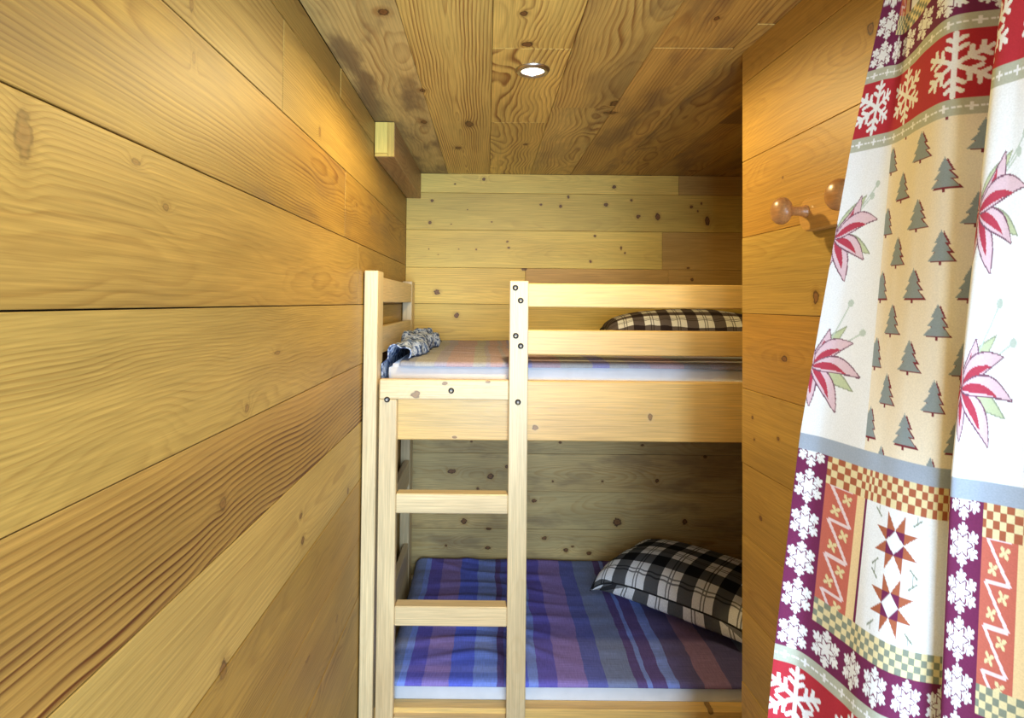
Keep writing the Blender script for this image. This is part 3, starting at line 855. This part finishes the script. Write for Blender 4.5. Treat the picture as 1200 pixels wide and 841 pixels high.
PER = .676                      # vertical repeat of the print
PS = .36                        # horizontal repeat
def poly_mask(x, y, pts):
    ins = np.zeros(x.shape, bool); n = len(pts)
    for i in range(n):
        x0, y0 = pts[i]; x1, y1 = pts[(i+1) % n]
        c = ((y0 > y) != (y1 > y))
        with np.errstate(divide='ignore', invalid='ignore'):
            xx = (x1-x0)*(y-y0)/(y1-y0+1e-12)+x0
        ins ^= c & (x < xx)
    return ins
def seg_d(x, y, a, b):
    dx, dy = b[0]-a[0], b[1]-a[1]; L = dx*dx+dy*dy
    t = np.clip(((x-a[0])*dx+(y-a[1])*dy)/L, 0, 1)
    return np.hypot(x-a[0]-t*dx, y-a[1]-t*dy)
def snow(x, y, R, star=False, w=.085):
    r = np.hypot(x, y)/R; a = np.arctan2(x, y)
    a = np.abs((a+math.pi/6) % (math.pi/3)-math.pi/6)
    X, Y = r*np.cos(a), r*np.sin(a)
    d = seg_d(X, Y, (0, 0), (1, 0))
    for b0, ln in ((.42, .30), (.70, .26)):
        d = np.minimum(d, seg_d(X, Y, (b0, 0), (b0+ln*.55, ln*.83)))
    m = d < w
    if star:
        edge = .30+(.60-.30)*(a/(math.pi/6))**1.3
        m = (d < w) & (r > .40) & (r > edge+.10)
        m |= r < edge
    return m & (r < 1.15)

def paint(s, v):
    """colour of the print at cloth coordinates (metres): s across from the hem, v height above eye level"""
    C = np.zeros(s.shape+(3,)); 
    WHT, CRM = np.array(lin(232, 236, 242)), np.array(lin(232, 222, 202))
    PLUM, RED, RIB, GREY = np.array(lin(112, 44, 82)), np.array(lin(176, 50, 62)), np.array(lin(178, 182, 168)), np.array(lin(160, 172, 190))
    SAL, TRE, TRS = np.array(lin(196, 108, 94)), np.array(lin(140, 152, 156)), np.array(lin(122, 50, 60))
    BRN, YEL, GRN = np.array(lin(168, 98, 72)), np.array(lin(226, 214, 170)), np.array(lin(134, 142, 128))
    t = (v-.291+40*PER) % PER            # 0 at the top edge of the upper ribbon, running up through the patchwork
    tt = np.where(t > 0, t-PER, 0)       # tt in (-PER, 0]: below that edge
    u = s % PS
    uc = np.where(u > PS/2, u-PS, u)     # centred on the flower column
    C[:] = WHT
    # ----- ribbons and the red band
    rb1 = tt > -.0175; red = (tt <= -.0175) & (tt > -.087); rb2 = (tt <= -.087) & (tt > -.104)
    C[red] = RED
    for m, c0 in ((rb1, -.00875), (rb2, -.0955)):
        C[m] = RIB
        q = (s % .024)-.012; yv = tt-c0
        cr = ((np.abs(q) < .0052) & (np.abs(yv) < .0012)) | ((np.abs(q) < .0014) & (np.abs(yv) < .0042))
        ds = np.abs(np.abs(q)-.0095) < .002
        C[m & (cr | (ds & (np.abs(yv) < .0010)))] = WHT
    q = ((s-.028+.040) % .080)-.040
    C[red & snow(q, tt+.052, .033, w=.07)] = WHT
    # ----- flowers and firs
    pan = (tt <= -.104) & (tt > -.441)
    tree = pan & (np.abs(uc) > .08)
    C[tree] = CRM
    # columns of firs
    for k in range(7):
        cx = .085+.033*k
        off = 0.0 if k % 2 == 0 else .036
        cy = ((v-.165+off+.036+10*.072) % .072)-.036
        dx = (u-cx)
        near = tree & (np.abs(dx) < .019)
        for shift, colr in ((.0030, TRS), (0.0, TRE)):
            X, Y = dx-shift*1.0, cy+shift*.45
            w = np.zeros(s.shape)
            for (yb, yt, wb) in ((-.013, .002, .0155), (-.004, .0095, .0115), (.0045, .0175, .0075)):
                w = np.where((Y >= yb) & (Y < yt), np.maximum(w, wb*(yt-Y)/(yt-yb)), w)
            C[near & (np.abs(X) < w)] = colr
        C[near & (np.abs(dx) < .0014) & (cy < -.013) & (cy > -.0175)] = TRS
    # lilies
    OUT, PIN, CRI, LEAF, STA = np.array(lin(120, 84, 104)), np.array(lin(218, 192, 206)), np.array(lin(178, 66, 86)), np.array(lin(190, 202, 168)), np.array(lin(186, 200, 194))
    def petal(x, y, ang, L, W, bend, grow=0):
        ca, sa = math.cos(ang), math.sin(ang)
        X = x*ca+y*sa; Y = -x*sa+y*ca
        tq = np.clip(X/L, 0, 1)
        Y = Y-bend*L*np.sin(tq*math.pi*.9)*1.0
        wid = W*np.sin(np.clip(tq, 0, 1)**.78*math.pi)**.9
        return (X > -.0005-grow) & (X < L+grow) & (np.abs(Y) < wid+grow)
    fl = pan & (np.abs(uc) <= .08)
    for vi, (cv, pets) in enumerate(((.082, [(-100, .045, .008, 0), (60, .056, .0088, -.14), (-66, .058, .0095, .04), (-32, .056, .009, .10), (12, .066, .0098, .18), (120, .05, .008, 0), (160, .055, .009, .1), (205, .05, .009, .1)]),
                                     (-.072, [(-84, .046, .007, 0), (72, .046, .0088, -.12), (-52, .062, .0092, .10), (28, .058, .0100, .16), (-8, .064, .0090, .13), (115, .05, .008, 0), (165, .055, .009, .1), (215, .05, .009, .1)]))):
        x, y = uc, v-cv
        nr = fl & (np.hypot(x, y) < .09)
        xs, ys = x[nr], y[nr]; cc_ = C[nr]
        for la in ((50, .062, .008), (-22, .062, .0085), (-125, .05, .008), (140, .06, .008)):
            a_ = math.radians(la[0])
            cc_[petal(xs, ys, a_, la[1], la[2], .05, .0006)] = np.array(lin(150, 160, 140))
            cc_[petal(xs, ys, a_, la[1]-.002, la[2]-.001, .05)] = LEAF
        for (ex, ey) in ((.058, .060), (.050, .046)) if vi == 0 else ((.062, .042), (.04, .075)):
            cc_[seg_d(xs, ys, (.01, .012), (ex, ey)) < .0009] = STA
            cc_[np.hypot(xs-ex, ys-ey) < .0042] = STA
        for (an, L, W, bd) in pets:
            a_ = math.radians(an)
            cc_[petal(xs, ys, a_, L, W, bd, .0013)] = OUT
            cc_[petal(xs, ys, a_, L, W-.0004, bd)] = PIN
            cc_[petal(xs, ys, a_, L*.74, W*.46, bd*.8)] = CRI
        C[nr] = cc_
    # ----- grey band and patchwork
    gb = (tt <= -.441) & (tt > -.459); C[gb] = GREY
    pw = (tt <= -.459)
    ub = (s+.005) % PS-.005             # block coordinate, plum column first
    pc = pw & (ub < .040); C[pc] = PLUM
    row = pw & (tt <= -.6365); C[row] = PLUM
    q = ((tt+.478) % .0405)-.02025
    C[pc & snow(ub-.0185, q, .0178, True, .10)] = WHT
    q2 = ((s-.0185+.020) % .040)-.020
    C[row & (ub >= .040) & snow(q2, tt+.6565, .0172, True, .10)] = WHT
    ipan = pw & (ub >= .040) & ~row
    top = ipan & (tt > -.488); botm = ipan & (tt <= -.611)
    ci = np.floor(ub/.0074).astype(int); cj = np.floor((tt+.488)/.0074).astype(int); ck = np.floor((tt+.6365)/.0064).astype(int)
    C[top] = YEL; C[top & ((ci+cj) % 2 == 0)] = BRN
    C[botm] = YEL; C[botm & ((ci+ck) % 2 == 0)] = GRN
    body = ipan & ~top & ~botm
    sal = body & (ub < .078); C[sal] = SAL
    # zigzag ribbon
    ph = ((tt+.488) % .037)/.037
    xz = .046+(1-ph)*.026
    C[sal & ((np.abs(ub-xz) < .0021) | ((np.minimum(ph, 1-ph) < .045) & (ub > .046) & (ub < .072)))] = np.array(lin(232, 214, 222))
    for fx, fp in ((.0535, .30), (.0655, .72)):
        yy = (ph-fp)*.037
        rr = np.hypot(ub-fx, yy); an = np.arctan2(yy, ub-fx)
        C[sal & (rr < .0056*np.abs(np.cos(2*(an-.6)))+.0008)] = YEL
    C[body & (ub >= .078) & (ub < .091)] = np.array(lin(232, 206, 160))
    C[body & (ub >= .091) & (ub < .0955)] = PLUM
    for scv in (-.5196, -.578):
        x, y = ub-.150, tt-scv
        mk = body & (np.abs(x) < .04) & (np.abs(y) < .034)
        xs, ys = x[mk], y[mk]; cc_ = C[mk]
        a_ = .0115; b_ = .0275
        for (tr) in ([(a_, a_), (a_, 0), (b_, b_*.42)], [(a_, 0), (a_, -a_), (b_, -b_*.42)]):
            for rot in range(4):
                th_ = rot*math.pi/2
                pr = [(px*math.cos(th_)-py*math.sin(th_), px*math.sin(th_)+py*math.cos(th_)) for px, py in tr]
                cc_[poly_mask(xs, ys, pr)] = BRN
        cc_[(np.abs(xs) < a_) & (np.abs(ys) < a_)] = PLUM
        cc_[(np.abs(xs)+np.abs(ys)) < a_*.98] = WHT
        hx, hy = xs/.0075, (ys+.0008)/.0075
        for q_ in (-1, 1):
            for q2_ in (-1, 1):
                g = seg_d(xs, ys, (q_*.021, q2_*.020), (q_*.030, q2_*.027)) < .0009
                g |= seg_d(xs, ys, (q_*.025, q2_*.023), (q_*.025, q2_*.029)) < .0007
                cc_[g] = GRN
        C[mk] = cc_
    return C

def curtain():
    cv = curves()
    s = np.concatenate([np.arange(0, .218, .001), np.arange(.218, .345, .004), np.arange(.345, .452, .00085), np.arange(.452, .69, .003)])
    z = np.concatenate([np.arange(.55, .37, -.004), np.arange(.37, -.53, -.00105), np.arange(-.53, -1.46, -.005)])
    prof = np.stack([catmull(S_ALL, cv[h], s) for h in range(3)])       # (3, ns, 2)
    P = np.zeros((len(z), len(s), 3))
    z0, z1, z2 = VZ
    for i, zz in enumerate(z):
        if zz >= z1:
            k = (zz-z1)/(z0-z1)
            k = k if k < 1 else 1+(k-1)*1.25
            q = prof[1]+(prof[0]-prof[1])*k
        else:
            k = (z1-zz)/(z1-z2)
            k = k if k < 1 else 1+(1-math.exp(-(k-1)*.45))/.45*.9
            q = prof[1]+(prof[2]-prof[1])*k
        if abs(zz-z1) < .09:      # soften the change of slope
            e = (zz-z1)/.09; w = .09*(1-abs(e))**2*.25
            sl1 = (prof[0]-prof[1])/(z0-z1); sl2 = (prof[1]-prof[2])/(z1-z2)
            q = q+(sl1-sl2)*w*.5
        P[i, :, 0] = q[:, 0]; P[i, :, 1] = q[:, 1]; P[i, :, 2] = EYE+zz
    S2, V2 = np.meshgrid(s, z)
    colr = paint(S2, V2)
    me = grid_mesh('curtain', P, True)
    a = me.color_attributes.new('print', 'FLOAT_COLOR', 'POINT')
    a.data.foreach_set('color', np.concatenate([colr, np.ones(colr.shape[:2]+(1,))], -1).reshape(-1).astype(np.float32))
    m = bpy.data.materials.new('printed_cotton'); m.use_nodes = True
    t = NT(m.node_tree); b = m.node_tree.nodes['Principled BSDF']
    b.inputs['Roughness'].default_value = .85; b.inputs['Specular IOR Level'].default_value = .15
    at = t.n('ShaderNodeAttribute'); at.attribute_name = 'print'
    p = t.n('ShaderNodeTexCoord').outputs['Object']
    wv = t.noise(p, 700, 2); f = t.maprange(wv, .3, .7, .93, 1.05)
    c = t.mix(1.0, at.outputs['Color'], t.comb(f, f, f), 'MULTIPLY')
    m.node_tree.links.new(c, b.inputs['Base Color'])
    tr = t.n('ShaderNodeBsdfTranslucent'); m.node_tree.links.new(c, tr.inputs['Color'])
    mx = t.n('ShaderNodeMixShader'); mx.inputs[0].default_value = .22
    out = m.node_tree.nodes['Material Output']
    m.node_tree.links.new(b.outputs[0], mx.inputs[1]); m.node_tree.links.new(tr.outputs[0], mx.inputs[2])
    m.node_tree.links.new(mx.outputs[0], out.inputs['Surface'])
    o = link('curtain', me, m)
    tag(o, 'printed winter curtain with snowflakes, fir trees, lilies and patchwork hanging beside the partition', 'curtain')
    xt = P[0, :, 0]; yt = P[0, :, 1]
    return float(xt.mean()), float(yt.min()), float(yt.max())
cx_, cy0_, cy1_ = curtain()
# rod that carries the curtain, fixed under the ceiling
rod = empty('curtain_rod', (cx_, (cy0_+cy1_)/2, EYE+.553))
tag(rod, 'wooden curtain rod under the ceiling above the printed curtain', 'curtain rod')
rodw = wood((.45, .26, .10), (.3, .14, .05), contrast=.3)
link('pole', lathe('pole', [(.010, -.34), (.011, -.338), (.011, .338), (.010, .34)], 20), rodw, rod,
     frame((1, 0, 0), (0, 0, 1), (0, -1, 0), Vector((cx_, (cy0_+cy1_)/2, EYE+.562))))
for q in (-.30, .30):
    bar('bracket', cx_-.008, cx_+.008, (cy0_+cy1_)/2+q-.012, (cy0_+cy1_)/2+q+.012, EYE+.57, ZC-.001, 'z', rodw, rod, .001)
